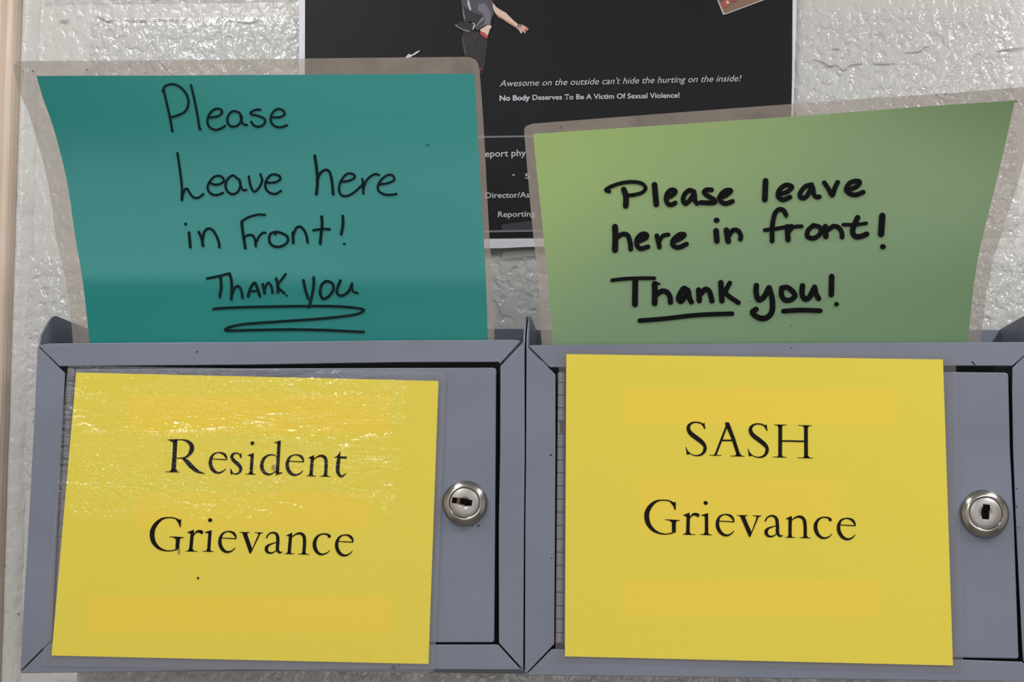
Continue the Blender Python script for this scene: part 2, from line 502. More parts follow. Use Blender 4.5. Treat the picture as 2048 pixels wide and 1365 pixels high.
flat('printed_shirt_fold', Zp([(995, 0), (1010, 0), (1025, 70), (1042, 130), (1020, 130), (1005, 90), (990, 40)]), (190, 190, 205), ps2)
flat('printed_shirt_fold', Zp([(925, 60), (940, 130), (950, 190), (965, 230), (958, 255), (938, 215), (928, 140)]), (120, 118, 130), ps2)
flat('printed_shirt_fold', Zp([(1130, 60), (1200, 40), (1250, 90), (1290, 160), (1290, 230), (1280, 310), (1235, 310), (1200, 330), (1215, 250), (1190, 180), (1120, 130)]), (112, 108, 124), ps2)
flat('printed_shirt_fold', Zp([(1190, 210), (1210, 250), (1150, 300), (1110, 345), (1100, 330), (1140, 270)]), (118, 116, 134), ps3)
flat('printed_shirt_tail', Zp([(835, 325), (870, 290), (960, 270), (1050, 280), (1090, 310), (1060, 380), (1010, 405), (920, 380)]), (20, 20, 23), ps2)
flat('printed_shirt_tail_edge', Zp([(830, 325), (850, 308), (852, 325), (920, 370), (1020, 395), (1012, 412), (940, 392), (860, 350)]), (130, 130, 140), ps3)
flat('printed_shirt_tail_edge', Zp([(1045, 285), (1085, 300), (1092, 330), (1070, 380), (1055, 385), (1062, 340), (1075, 318)]), (180, 180, 190), ps3)
flat('printed_arm', Zp([(1312, 30), (1360, 90), (1420, 130), (1480, 160), (1540, 220), (1590, 270), (1640, 310), (1700, 325), (1660, 372), (1600, 345), (1520, 295), (1450, 250), (1390, 215), (1345, 165), (1320, 100)]), (226, 196, 182), ps2)
flat('printed_arm_shade', Zp([(1345, 165), (1390, 195), (1450, 230), (1540, 285), (1640, 350), (1620, 358), (1520, 300), (1450, 252), (1385, 218)]), (196, 150, 122), ps3)
flat('printed_hand', Zp([(1635, 312), (1690, 315), (1745, 345), (1772, 370), (1765, 395), (1745, 385), (1720, 375), (1740, 415), (1728, 428), (1695, 395), (1690, 430), (1672, 425), (1650, 385), (1610, 355)]), (214, 172, 158), ps2)
flat('printed_hand_shade', Zp([(1735, 380), (1752, 360), (1768, 378), (1758, 398), (1742, 396)]), (196, 110, 92), ps3)
flat('printed_waist', Zp([(1150, 380), (1200, 352), (1250, 318), (1292, 325), (1300, 350), (1275, 380), (1262, 430), (1248, 465), (1210, 420), (1165, 400)]), (222, 198, 184), ps3)
ps4 = off(surf_poster, 0.0018)
flat('printed_red_band', Zp([(1152, 398), (1190, 410), (1245, 448), (1252, 475), (1238, 498), (1200, 470), (1160, 440)]), (190, 62, 62), ps4)
flat('printed_red_band', Zp([(1145, 865), (1165, 875), (1168, 900), (1150, 915)]), (150, 50, 48), ps4)
flat('printed_red_band', Zp([(1110, 440), (1115, 460), (1095, 520), (1082, 525), (1092, 480)]), (110, 44, 46), ps4)
flat('printed_shoe_tip', Zp([(190, 742), (235, 690), (280, 700), (340, 660), (380, 645), (378, 660), (320, 700), (240, 742)]), (205, 205, 218), ps2)
flat('printed_trouser_seam', Zp([(925, 480), (945, 560), (965, 640), (968, 700), (958, 690), (945, 600), (918, 500)]), (84, 82, 88), ps2)
# snapshot printed in the corner of the poster
flat('printed_snapshot_border', [(1400, -75), (1434.5, 0), (1446, 29.5), (1452, 28.5), (1526, 1), (1560, -12), (1500, -140)], (205, 196, 200), ps1)
flat('printed_snapshot', [(1405, -75), (1437.5, 0), (1448.3, 26.3), (1452, 26), (1522, 0), (1555, -14), (1497, -135)], (134, 106, 88), ps2)
flat('printed_snapshot_detail', [(1437, -3), (1470, -3), (1458, 8), (1455, 14), (1446, 15)], (168, 88, 80), ps3)
flat('printed_snapshot_detail', [(1437.6, -8), (1445, -8), (1449, 0), (1440, 3)], (80, 76, 104), ps4)
flat('printed_snapshot_detail', [(1451.5, 2.5), (1455.5, 1), (1458.8, 7), (1454.5, 8.5)], (214, 204, 188), ps4)
flat('printed_snapshot_detail', [(1461, -3), (1478, -4), (1472, 2), (1464, 4)], (160, 84, 80), ps4)
flat('grey_patch', [(1003, 449), (1066, 442), (1068, 461), (1003, 462)], (48, 48, 62), ps1)  # slightly lighter grey patch low on the black area
tp = Ink(); tp.poly([(1004.5, 492), (1072, 488), (1076, 511), (1005, 518)])
tape = tp.build('tape', film_mat('old_clear_tape', srgb(196, 190, 184), 0.5, 0.3), lambda px, py: at(px, py, -0.0030), None)
tape['label'] = 'strip of old clear tape on the wall just below the black poster'; tape['category'] = 'tape'

# ------------------------------------------------------------------ lock boxes
def build_box(sp, label):
    t = thing('lock_box', label, 'lock box', 'grey metal lock boxes side by side on the wall')
    RD = 0.012                                   # depth of the folded front rails
    g = sp['rails']
    for k in ('top', 'bottom', 'left', 'right'):
        pprism('frame_rail', g[k], F, F + 0.0016, M_box, t, 0.0005)
    # folded-in lips behind the rails
    def X(px, py, Y): return at(px, py, F).x
    xl_t, zl_t = at(*sp['oc'][0], F).x, at(*sp['oc'][0], F).z
    xr_t, zr_t = at(*sp['oc'][1], F).x, at(*sp['oc'][1], F).z
    xr_b, zr_b = at(*sp['oc'][2], F).x, at(*sp['oc'][2], F).z
    xl_b, zl_b = at(*sp['oc'][3], F).x, at(*sp['oc'][3], F).z
    yb_ = -0.004; th = 0.0013
    prism('front_liner', [(xl_t + .022, zl_t - .006), (xl_t + .022, zl_t - .0085), (xr_t - .022, zr_t - .0085), (xr_t - .022, zr_t - .006)], F + .0017, F + 0.010, M_box, t)
    # side panels with a raised ear that slopes up to the back
    for side in (0, 1):
        xt, zt, xb, zb = ((xl_t, zl_t, xl_b, zl_b), (xr_t, zr_t, xr_b, zr_b))[side]
        e = sp['ear']
        zE = lambda py: at(sp['oc'][side][0], py, F).z
        prof = [(F + 0.0018, zt - 0.001), (F + 0.004, zE(e[0] + 52)), (F + 0.014, zE(e[0] + 28)), (F + 0.022, zE(e[0] + 12)), (F + 0.028, zE(e[0] + 4)), (F + 0.034, zE(e[0])), (F + 0.042, zE(e[0] - 1)),
                (yb_, zE(e[1]))]
        prof = [prof[0]] + catmull(prof[1:-1], 4) + [prof[-1]]
        fullz = [(y, z_, xt) for y, z_ in prof] + [(yb_, zb, xb), (F + 0.0018, zb, xb)]
        s = 1 if side == 0 else -1
        vs = [(x, y, z_) for y, z_, x in fullz] + [(x + s * th, y, z_) for y, z_, x in fullz]
        n = len(fullz)
        fs = [tuple(range(n)), tuple(reversed(range(n, 2 * n)))] + [(i, (i + 1) % n, (i + 1) % n + n, i + n) for i in range(n)]
        o = mesh('side_panel', vs, fs, M_box, t)
        bm = bmesh.new(); bm.from_mesh(o.data); bmesh.ops.recalc_face_normals(bm, faces=bm.faces); bm.to_mesh(o.data); bm.free()
    # back panel with a forward hopper lip along its top
    zb1 = at(sp['oc'][0][0], sp['ear'][1], F).z
    zlip = at((sp['oc'][0][0] + sp['oc'][1][0]) / 2, sp['lip'], F + 0.112).z
    q = [(F + 0.112, zlip), (F + 0.1132, zlip + 0.0006), (yb_, zlip - 0.001), (yb_, zl_b), (F + 0.112, zl_b)]
    n = len(q)
    vs = [(xl_t + th, y, z_) for y, z_ in q] + [(xr_t - th, y, z_) for y, z_ in q]
    fs = [tuple(range(n)), tuple(reversed(range(n, 2 * n)))] + [(i, (i + 1) % n, (i + 1) % n + n, i + n) for i in range(n)]
    o = mesh('back_panel', vs, fs, M_box, t)
    bm = bmesh.new(); bm.from_mesh(o.data); bmesh.ops.recalc_face_normals(bm, faces=bm.faces); bm.to_mesh(o.data); bm.free()
    prism('bottom_panel', [(xl_b + th, zl_b + th), (xr_b - th, zr_b + th), (xr_b - th, zr_b), (xl_b + th, zl_b)], F + 0.0018, yb_, M_box, t)
    # dark sheet added for the shade inside the box, seen through the gaps
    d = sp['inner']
    pprism('added_shade_sheet', [(d[0][0] - 8, d[0][1] - 8), (d[1][0] + 8, d[1][1] - 8), (d[2][0] + 8, d[2][1] + 6), (d[3][0] - 8, d[3][1] + 6)], F + 0.013, F + 0.0142, M_dark, t)
    # door
    dr = pprism('door', sp['door'], F + 0.0014, F + 0.0040, M_box, t, 0.0009)
    # piano hinge
    hg = sp['hinge']
    hp = Ink
    ya = hg['ys']
    xc0, xc1 = hg['x0'], hg['x1']                   # centre x at top / bottom
    top = at(xc0, ya[0], F); bot = at(xc1, ya[-1], F)
    hinge = None
    def cyl(za, zb, xa_, xb_, r, name, par, mat, nseg=28):
        vs = []; fs = []
        for (x, z_) in ((xa_, za), (xb_, zb)):
            for i in range(nseg):
                a = 2 * math.pi * i / nseg; vs.append((x + r * math.cos(a), F + 0.0034 + r * 0.8 * math.sin(a), z_))
        for i in range(nseg): fs.append((i, i + nseg, (i + 1) % nseg + nseg, (i + 1) % nseg))
        fs.append(tuple(range(nseg))); fs.append(tuple(range(2 * nseg - 1, nseg - 1, -1)))
        o = mesh(name, vs, fs, mat, par)
        bm = bmesh.new(); bm.from_mesh(o.data); bmesh.ops.recalc_face_normals(bm, faces=bm.faces); bm.to_mesh(o.data); bm.free()
        for p_ in o.data.polygons: p_.use_smooth = False
        return o
    hinge = cyl(top.z, bot.z, top.x, bot.x, 0.0014, 'hinge', t, M_dark, 10)
    for i in range(len(ya) - 1):
        xa_ = lerp(xc0, xc1, i / (len(ya) - 1)); xb_ = lerp(xc0, xc1, (i + 1) / (len(ya) - 1))
        a = at(xa_, ya[i] + 0.9, F); b = at(xb_, ya[i + 1] - 0.9, F)
        dx = 0.0
        kn = cyl(a.z, b.z, a.x + dx, b.x + dx, 0.0031 - dx, 'knuckle', hinge, M_hinge)
        if hg.get('rust') == i:
            k = Ink(); c = ((xa_ + xb_) / 2, (ya[i] + ya[i + 1]) / 2)
            k.poly([(c[0] - 4, c[1] - 11), (c[0] + 5, c[1] - 12), (c[0] + 2, c[1] - 2), (c[0] + 3, c[1] + 11), (c[0] - 3, c[1] + 11), (c[0] - 1, c[1] - 2)])
            o = k.build('rust_spot', M_rust, lambda px, py: at(px, py, F + 0.00085), hinge); o['label'] = 'brown rust spot'
    # lock
    cx, cy, rx = sp['lock']
    c = at(cx, cy, F); R0 = rx * 0.37e-3
    yd = F + 0.0014
    def lathe(prof, name, mat, par, ns=56):
        vs = []; fs = []
        for r, y in prof:
            for i in range(ns):
                a = 2 * math.pi * i / ns; vs.append((c.x + r * R0 * math.cos(a), yd - y * R0, c.z + r * R0 * math.sin(a)))
        for k in range(len(prof) - 1):
            for i in range(ns):
                a = k * ns + i; b = k * ns + (i + 1) % ns; fs.append((a, b, b + ns, a + ns))
        if prof[-1][0] > 0.0001 and name != 'lock_rim': fs.append(tuple(range((len(prof) - 1) * ns, len(prof) * ns)))
        o = mesh(name, vs, fs, mat, par, True)
        bm = bmesh.new(); bm.from_mesh(o.data); bmesh.ops.recalc_face_normals(bm, faces=bm.faces); bm.to_mesh(o.data); bm.free()
        return o
    rim = lathe([(1.0, -0.02), (1.0, 0.06), (0.985, 0.13), (0.95, 0.21), (0.89, 0.29), (0.82, 0.345), (0.75, 0.375), (0.69, 0.388), (0.672, 0.385), (0.668, 0.2)], 'lock_rim', M_chrome, t)
    cyl_o = lathe([(0.652, 0.15), (0.652, 0.31), (0.645, 0.345), (0.625, 0.365), (0.30, 0.372), (0.24, 0.36), (0.20, 0.33), (0.0, 0.325)], 'lock_cylinder', M_face, rim)
    lathe([(0.70, 0.0), (0.70, 0.14), (0.0, 0.14)], 'lock_barrel', M_dark, rim, 32)
    ang, L, wd_ = sp['key']
    ca, sa = math.cos(ang), math.sin(ang)
    def kpoly(pts, name, mat, y):
        vs = [(c.x + (sp['keyoff'][0] + u * ca - v * sa) * R0, yd - y * R0, c.z + (sp['keyoff'][1] + u * sa + v * ca) * R0) for u, v in pts]
        vs += [(a, b + 0.0004, c_) for a, b, c_ in vs]; n = len(pts)
        return mesh(name, vs, [tuple(range(n))] + [(i, i + n, (i + 1) % n + n, (i + 1) % n) for i in range(n)], mat, cyl_o and rim)
    kpoly([(-L, -wd_), (L * .25, -wd_), (L * .25, -wd_ * 1.25), (L, -wd_ * 1.1), (L, wd_), (L * .5, wd_), (L * .5, wd_ * 1.2), (-L, wd_ * 1.1)], 'keyhole', M_hole, 0.378)
    if sp.get('brass'): kpoly([(-L * .52, -wd_ * .95), (-L * .2, -wd_ * .95), (-L * .2, wd_), (-L * .52, wd_)], 'keyhole_pin', M_brass, 0.382)
    for (x, y, r) in sp['specks']:
        k = Ink(); k.disc(x, y, r, r * 0.8, 8)
        yy = F + 0.0014 if sp.get('sd') and (x, y) in sp['sd'] else F
        k.build('speck', M_speck, lambda px, py, yy=yy: at(px, py, yy - 0.0002), t)
    return t

yk1 = [736] + [762 + 25.7 * i for i in range(0, 5)] + [890.5 + 25.85 * i for i in range(15)] + [1283]
yk1 = [736.0] + [762 + 26.0 * i for i in range(20)] + [1283.0]
box1 = dict(
    oc=[(75, 692), (1049.5, 684), (1046.5, 1341), (40.5, 1345)],
    rails=dict(
        top=[(76.5, 691), (99, 687.5), (300, 685.5), (500, 684.6), (800, 681), (1030, 679.8), (1042, 682.3), (999.5, 728.5), (998, 724.5), (800, 725), (500, 730), (119, 733)],
        bottom=[(41.5, 1345.5), (102, 1284.5), (106, 1290), (996, 1290), (1042, 1340.5), (800, 1339.5), (500, 1341), (43, 1347.5)],
        left=[(74.8, 693.5), (116, 733.5), (130, 747), (124.5, 856), (113.5, 1050), (103.5, 1270), (102, 1281.5), (40.5, 1343), (49, 1184), (57, 1050), (66, 900)],
        right=[(1047, 684), (1048.8, 684), (1049.5, 900), (1048, 1050), (1046.3, 1336), (1044, 1338), (998, 1287), (997.5, 1050), (1000.3, 900), (1000.6, 733)]),
    inner=[(122, 732), (1000, 726), (997, 1290), (102, 1290)],
    door=[(150.5, 738), (986, 735.5), (991, 737), (992.5, 741), (990.5, 1050), (988.5, 1283), (985, 1286), (121, 1287)],
    ear=(617, 606), lip=659,
    hinge=dict(ys=yk1, x0=141, x1=111.5),
    lock=(930, 1007, 46.5), key=(-0.13, 0.44, 0.12), keyoff=(-0.10, 0.05), brass=True,
    specks=[(957, 1052, 2.4), (945, 1053, 1.6), (787, 1336, 5), (798, 1334, 2), (394, 704, 2)], sd={(957, 1052), (945, 1053)})
b1 = build_box(box1, 'grey metal lock box on the left, holding the teal sheet and labelled Resident Grievance')
yk2 = [744, 764.8, 790, 815.8, 842.4, 868, 894, 919.8, 946, 972.5, 998.5, 1024.6, 1051.5, 1078.6, 1105, 1131.5, 1158.5, 1185, 1212, 1238.5, 1266, 1287]
box2 = dict(
    oc=[(1052.5, 692), (2074, 683), (2098, 1364), (1049.8, 1350)],
    rails=dict(
        top=[(1057, 692), (1064, 690.6), (1300, 688.8), (1700, 685.8), (2048, 684.6), (2071, 684.8), (2048, 711.8), (2024.8, 732.2), (1913, 732), (1300, 735), (1100, 735.2)],
        bottom=[(1053.5, 1349.5), (1103.5, 1299), (1300, 1303), (1700, 1313.5), (1926, 1320.3), (2044, 1324.5), (2096, 1365), (1500, 1357), (1092, 1351.5), (1056, 1351)],
        left=[(1053, 692), (1055, 695), (1097, 735.8), (1107.6, 746), (1111, 750), (1111, 900), (1110, 1050), (1108.5, 1289), (1052.6, 1347.8), (1050.3, 1346), (1049.8, 1334), (1050.5, 1050), (1052, 900)],
        right=[(2050, 712.5), (2073, 686.5), (2084, 1050), (2098, 1363), (2047, 1323.5), (2045, 1300), (2032.3, 1050), (2026.5, 900), (2024.5, 780), (2025, 736)]),
    inner=[(1104, 738), (2026, 735), (2042, 1318), (1104, 1296)],
    door=[(1132, 745), (1913, 744.2), (2009, 745.5), (2015.5, 747), (2017, 752), (2020.5, 900), (2028.5, 1050), (2037, 1300), (2038, 1315), (2035, 1318.7), (1926, 1316.8), (1127.5, 1292)],
    ear=(617, 606), lip=661,
    hinge=dict(ys=yk2, x0=1123, x1=1118.5, rust=4),
    lock=(1969, 1028, 48.5), key=(math.pi / 2 - 0.08, 0.30, 0.13), keyoff=(0.0, 0.06),
    specks=[(2033.5, 978, 1.6), (2033, 1014, 2.3), (2037, 1056, 1.5), (1945, 725.5, 1.4), (1948, 728.5, 1.6), (1582, 696, 1.5), (1102, 911, 2.5), (1103, 1117, 1.5)])
b2 = build_box(box2, 'grey metal lock box on the right, holding the green sheet and labelled SASH Grievance')
k = Ink(); k.stroke([(1943, 724, 1), (1946, 725.5, 2), (1951, 731, 1.2)], 2); k.build('scratch', M_speck, lambda px, py: at(px, py, F - 0.0002), b2)

# ------------------------------------------------------------------ glyphs (serif), drawn in a 4.65x enlargement
def serifbar(k, x0, y0, x1, y1, w, sx, sw, d):
    """thin slab with bracketed stem joint; d = +1 foot (stem above), -1 head"""
    k.stroke([(x0, y0, w * .8), ((x0 + x1) / 2, (y0 + y1) / 2, w), (x1, y1, w * .8)], cap=True, seg=2)
    ym = (y0 + y1) / 2
    k.poly([(sx - sw / 2, ym - d * sw * .75), (sx - sw * .62, ym - d * sw * .35), (sx - sw * 1.0, ym - d * sw * .10), (sx - sw * 1.2, ym), (sx + sw * 1.2, ym), (sx + sw * 1.0, ym - d * sw * .10), (sx + sw * .62, ym - d * sw * .35), (sx + sw / 2, ym - d * sw * .75)])
def gG(k):
    k.stroke([(328, 108, 12), (305, 92, 12), (270, 78, 12), (215, 74, 11), (160, 86, 20), (110, 125, 34), (75, 180, 42), (66, 240, 45), (80, 300, 41), (120, 350, 30), (170, 376, 17), (225, 384, 10), (275, 376, 11), (315, 360, 14)], cap=False)
    k.poly([(338, 88), (332, 162), (322, 162), (312, 128), (292, 100), (285, 86), (320, 94)])
    k.stroke([(307, 262, 40), (304, 310, 36), (300, 362, 36)], cap=False)
    k.stroke([(232, 253, 7), (295, 256, 9), (358, 259, 7)], seg=3)
    k.poly([(255, 254), (345, 260), (324, 275), (287, 275)])
def gr(k):
    k.stroke([(441, 210, 30), (424, 385, 32)], cap=False)
    k.poly([(392, 209), (455, 187), (455, 235), (426, 228)])
    serifbar(k, 380, 386, 488, 388, 7, 424, 32, 1)
    k.stroke([(448, 250, 5), (462, 225, 10), (485, 204, 20), (510, 203, 28), (536, 214, 32)], cap=False)
    k.poly([(520, 188), (542, 205), (532, 232), (512, 218)])
def gi(k):
    k.stroke([(605, 205, 30), (592, 388, 30)], cap=False)
    k.poly([(550, 212), (620, 190), (619, 226), (590, 222)])
    serifbar(k, 536, 387, 638, 391, 7, 592, 30, 1)
    k.disc(606, 98, 20, 18)
def ge(k):
    k.stroke([(706, 263, 8), (780, 267, 9), (846, 271, 10)], seg=3)
    k.stroke([(848, 272, 6), (842, 245, 20), (825, 220, 24), (800, 207, 17), (765, 204, 11), (725, 222, 18), (701, 265, 28), (698, 315, 33), (715, 360, 33), (745, 388, 26), (780, 394, 18), (815, 379, 12), (842, 352, 6)], cap=False)
def gv(k):
    k.poly([(904, 212), (946, 212), (998, 362), (985, 407), (972, 407)])
    k.poly([(998, 362), (1062, 212), (1080, 212), (985, 407), (972, 404)])
    k.stroke([(882, 211, 6), (973, 212, 6)], seg=2); k.stroke([(1022, 213, 6), (1098, 216, 6)], seg=2)
    k.poly([(895, 212), (965, 214), (945, 228), (912, 224)]); k.poly([(1035, 213), (1090, 216), (1076, 226), (1055, 226)])
def ga(k):
    k.stroke([(1128, 268, 8), (1136, 250, 14), (1148, 232, 12), (1170, 218, 14), (1198, 214, 17), (1224, 228, 26), (1235, 258, 30), (1236, 310, 30), (1232, 360, 30), (1240, 388, 26), (1256, 400, 18), (1279, 392, 6)], cap=False)
    k.stroke([(1232, 303, 8), (1195, 313, 10), (1155, 328, 18), (1132, 352, 30), (1132, 382, 30), (1155, 402, 20), (1190, 400, 12), (1226, 376, 8)], cap=False)
def gn(k):
    k.stroke([(1356, 230, 30), (1341, 410, 30)], cap=False)
    k.poly([(1312, 241), (1372, 213), (1370, 255), (1340, 248)])
    k.stroke([(1366, 258, 7), (1395, 234, 12), (1430, 221, 20), (1462, 228, 28), (1482, 258, 31), (1484, 320, 30), (1478, 412, 30)], cap=False)
    serifbar(k, 1299, 410, 1389, 412, 7, 1341, 28, 1); serifbar(k, 1427, 413, 1526, 416, 7, 1478, 28, 1)
def gc(k):
    k.stroke([(1724, 258, 12), (1716, 242, 20), (1690, 229, 16), (1650, 227, 12), (1610, 246, 20), (1583, 288, 31), (1578, 335, 35), (1592, 380, 33), (1622, 410, 24), (1658, 416, 15), (1695, 402, 10), (1722, 377, 5)], cap=False)
    k.disc(1713, 248, 13, 16)
def gR(k):
    k.stroke([(157, 108, 42), (138, 430, 44)], cap=False)
    k.stroke([(80, 103, 7), (180, 100, 7)], seg=2); k.poly([(88, 103), (180, 103), (177, 125), (136, 135), (128, 116)])
    serifbar(k, 55, 430, 200, 434, 8, 138, 44, 1)
    k.stroke([(170, 104, 8), (230, 103, 12), (285, 120, 28), (322, 160, 44), (324, 205, 46), (300, 250, 32), (255, 285, 16), (170, 292, 8)], cap=False)
    k.stroke([(232, 292, 20), (275, 325, 42), (325, 380, 46), (375, 420, 36), (420, 440, 18), (460, 448, 5)], cap=False)
def gs(k):
    k.stroke([(824, 268, 8), (806, 246, 12), (775, 239, 15), (746, 252, 24), (735, 282, 32), (758, 318, 36), (800, 355, 38), (826, 395, 34), (815, 434, 24), (780, 453, 14), (745, 446, 11), (728, 425, 9)], cap=False)
    k.poly([(836, 238), (834, 292), (824, 292), (806, 250), (822, 248)])
    k.poly([(719, 400), (728, 400), (748, 442), (738, 454), (722, 460)])
def gd(k):
    k.stroke([(1200, 275, 8), (1160, 258, 12), (1110, 262, 18), (1065, 295, 28), (1043, 350, 35), (1048, 405, 36), (1078, 445, 30), (1120, 458, 18), (1160, 442, 10), (1197, 415, 8)], cap=False)
    k.stroke([(1219, 125, 34), (1201, 445, 34)], cap=False)
    k.poly([(1165, 131), (1237, 108), (1236, 152), (1203, 142)])
    k.poly([(1184, 425), (1218, 425), (1222, 438), (1252, 436), (1252, 446), (1220, 456), (1185, 468)])
def gt(k):
    k.stroke([(1838, 250, 16), (1830, 300, 34), (1819, 400, 38), (1828, 450, 34), (1856, 478, 24), (1885, 463, 14), (1908, 444, 5)], cap=False)
    k.poly([(1846, 218), (1843, 275), (1785, 293), (1785, 287), (1818, 264)])
    k.poly([(1838, 272), (1916, 275), (1908, 297), (1838, 292)])
def gS(k):
    k.stroke([(402, 170, 8), (385, 140, 14), (345, 112, 20), (285, 102, 18), (230, 113, 26), (190, 150, 42), (184, 200, 52), (218, 258, 60), (295, 318, 62), (370, 378, 58), (408, 432, 46), (404, 490, 44), (368, 538, 32), (305, 558, 18), (235, 546, 12), (190, 515, 10), (165, 480, 8)], cap=False)
    k.poly([(403, 107), (415, 198), (404, 198), (376, 150), (345, 115), (378, 122)])
    k.poly([(145, 440), (153, 440), (178, 505), (210, 538), (185, 540), (162, 548)])
def gA(k):
    k.stroke([(703, 160, 26), (630, 350, 30), (552, 552, 28)], cap=False)
    k.poly([(683, 104), (738, 104), (820, 320), (895, 560), (845, 560), (770, 330), (700, 168), (690, 150)])
    k.stroke([(625, 351, 22), (780, 350, 22)], cap=False)
    serifbar(k, 472, 552, 632, 556, 10, 553, 28, 1); serifbar(k, 758, 563, 948, 567, 10, 868, 50, 1)
def gH(k):
    k.stroke([(1438, 140, 52), (1436, 578, 52)], cap=False); k.stroke([(1788, 150, 52), (1790, 590, 52)], cap=False)
    k.stroke([(1460, 358, 22), (1765, 363, 22)], cap=False)
    serifbar(k, 1354, 137, 1522, 141, 10, 1438, 46, -1); serifbar(k, 1684, 146, 1870, 150, 10, 1788, 46, -1)
    serifbar(k, 1342, 577, 1520, 581, 10, 1436, 46, 1); serifbar(k, 1676, 587, 1882, 592, 10, 1790, 46, 1)

def letter(fn, name, mat, surf, parent, tf):
    k = Ink(); fn(k); return k.build(name, mat, surf, parent, tf)

# ------------------------------------------------------------------ yellow signs on the doors
Y1 = F - 0.0012
def surf_y1(px, py): return at(px, py, Y1)
def tint_yellow(bands):
    A = srgb(232, 214, 76)[:3]; B = srgb(242, 213, 72)[:3]
    def f(x, y):
        w = 0
        for (xa_, ya_, xb_, yb_, s) in bands:
            w = max(w, s * sm(xa_ - 10, xa_ + 10, x) * (1 - sm(xb_ - 10, xb_ + 10, x)) * sm(ya_ - 7, ya_ + 7, y) * (1 - sm(yb_ - 7, yb_ + 7, y)))
        return lerpc(A, B, w)
    return f
s1 = thing('laminated_sign', 'wrinkled glossy yellow laminated sign reading Resident Grievance taped to left box door', 'sign', 'yellow laminated signs on the box doors')
cf = coons([(152.5, 745.5), (103, 1312)], [(877, 762.5), (857, 1329)], [(152.5, 745.5), (877, 762.5)], [(103, 1312), (857, 1329)])
co = coons([(135, 731.5), (112, 1000), (84, 1333)], [(892, 744), (869.5, 1346.5)], [(135, 731.5), (892, 744)], [(84, 1333), (869.5, 1346.5)])
sheet('paper', cf, surf_y1, M_yel_crumple, s1, tint_yellow([(255, 790, 780, 868, 1.0), (270, 985, 745, 1060, 0.8), (172, 1190, 780, 1268, 1.0)]), 110, 90)
ring('laminate_margin', cf, co, surf_y1, M_film_crumple, s1, (8, 8, 10, 12), 60, 0.0)
iy1 = off(surf_y1, 0.0003)
t1 = lambda x, y: (320 + x / 5.12, 860 + y / 5.12)
letter(gR, 'letter', M_ink_gloss, iy1, s1, t1)
def aff(x0, y0, X0, Y0, kx, ky): return lambda x, y: (X0 + (x - x0) * kx, Y0 + (y - y0) * ky)
comp = lambda f, g: (lambda x, y: f(*g(x, y)))
letter(ge, 'letter', M_ink_gloss, iy1, s1, comp(t1, aff(683, 200, 500, 230, 1.11, 1.085)))
letter(gs, 'letter', M_ink_gloss, iy1, s1, t1)
letter(gi, 'letter', M_ink_gloss, iy1, s1, comp(t1, aff(533, 78, 870, 116, 1.04, 1.09)))
letter(gd, 'letter', M_ink_gloss, iy1, s1, t1)
letter(ge, 'letter', M_ink_gloss, iy1, s1, comp(t1, aff(683, 200, 1287, 253, 1.11, 1.085)))
letter(gn, 'letter', M_ink_gloss, iy1, s1, comp(t1, aff(1297, 212, 1497, 258, 1.087, 1.083)))
letter(gt, 'letter', M_ink_gloss, iy1, s1, t1)
t2 = lambda x, y: (290 + x / 4.6545, 1020 + y / 4.6545)
for fn in (gG, gr, gi, ge, gv, ga, gn, gc): letter(fn, 'letter', M_ink, iy1, s1, t2)
letter(ge, 'letter', M_ink, iy1, s1, comp(t2, aff(683, 200, 1770, 232, 1.01, 1.0)))
k = Ink(); k.disc(396, 1157, 2.6, 2.4, 10); k.build('speck', M_speck, iy1, s1)
k = Ink(); k.poly([(355, 1099), (360, 1099), (361, 1106), (358, 1110), (355, 1107)]); k.build('stain', M_stain, iy1, s1)
k = Ink(); k.poly([(544, 931), (549, 930), (551, 938), (546, 943), (543, 938)]); k.build('stain', M_stain, iy1, s1)

Y2 = F - 0.0012
def surf_y2(px, py): return at(px, py, Y2)
s2 = thing('laminated_sign', 'smooth yellow laminated sign reading SASH Grievance taped to right box door', 'sign', 'yellow laminated signs on the box doors')
cf = coons([(1132.6, 708.7), (1130, 1313.7)], [(1886, 719.4), (1906, 1332)], [(1132.6, 708.7), (1886, 719.4)], [(1130, 1313.7), (1906, 1332)])
co = coons([(1118, 698), (1110.5, 1322)], [(1911.5, 708), (1927, 1346.5)], [(1118, 698), (1911.5, 708)], [(1110.5, 1322), (1927, 1346.5)])
sheet('paper', cf, surf_y2, M_yel, s2, tint_yellow([(1250, 775, 1795, 850, 1.0), (1280, 955, 1690, 1070, 0.7), (1248, 1160, 1760, 1235, 1.0)]), 110, 90)
ring('laminate_margin', cf, co, surf_y2, M_film_new, s2, (8, 8, 8, 8), 40, 0.0)
iy2 = off(surf_y2, 0.0003)
t3 = lambda x, y: (1350 + x / 6.827, 830 + y / 6.827)
letter(gS, 'letter', M_ink, iy2, s2, t3); letter(gA, 'letter', M_ink, iy2, s2, t3)
letter(gS, 'letter', M_ink, iy2, s2, comp(t3, aff(0, 0, 848, 23, 1, 1))); letter(gH, 'letter', M_ink, iy2, s2, t3)
def t4(x, y):
    base = 380 + (x - 45) * 0.027
    xs = x + (y - base) * 0.075
    return (1288 + (xs - 24 - 6) / 4.6545 * 1.037, 1000 + (y - 70) / 4.6545 * 1.018 + (x - 45) / 4.6545 * 0.003)
for fn in (gG, gr, gi, ge, gv, ga, gn, gc): letter(fn, 'letter', M_ink, iy2, s2, t4)
letter(ge, 'letter', M_ink, iy2, s2, comp(t4, aff(683, 200, 1770, 232, 1.01, 1.0)))

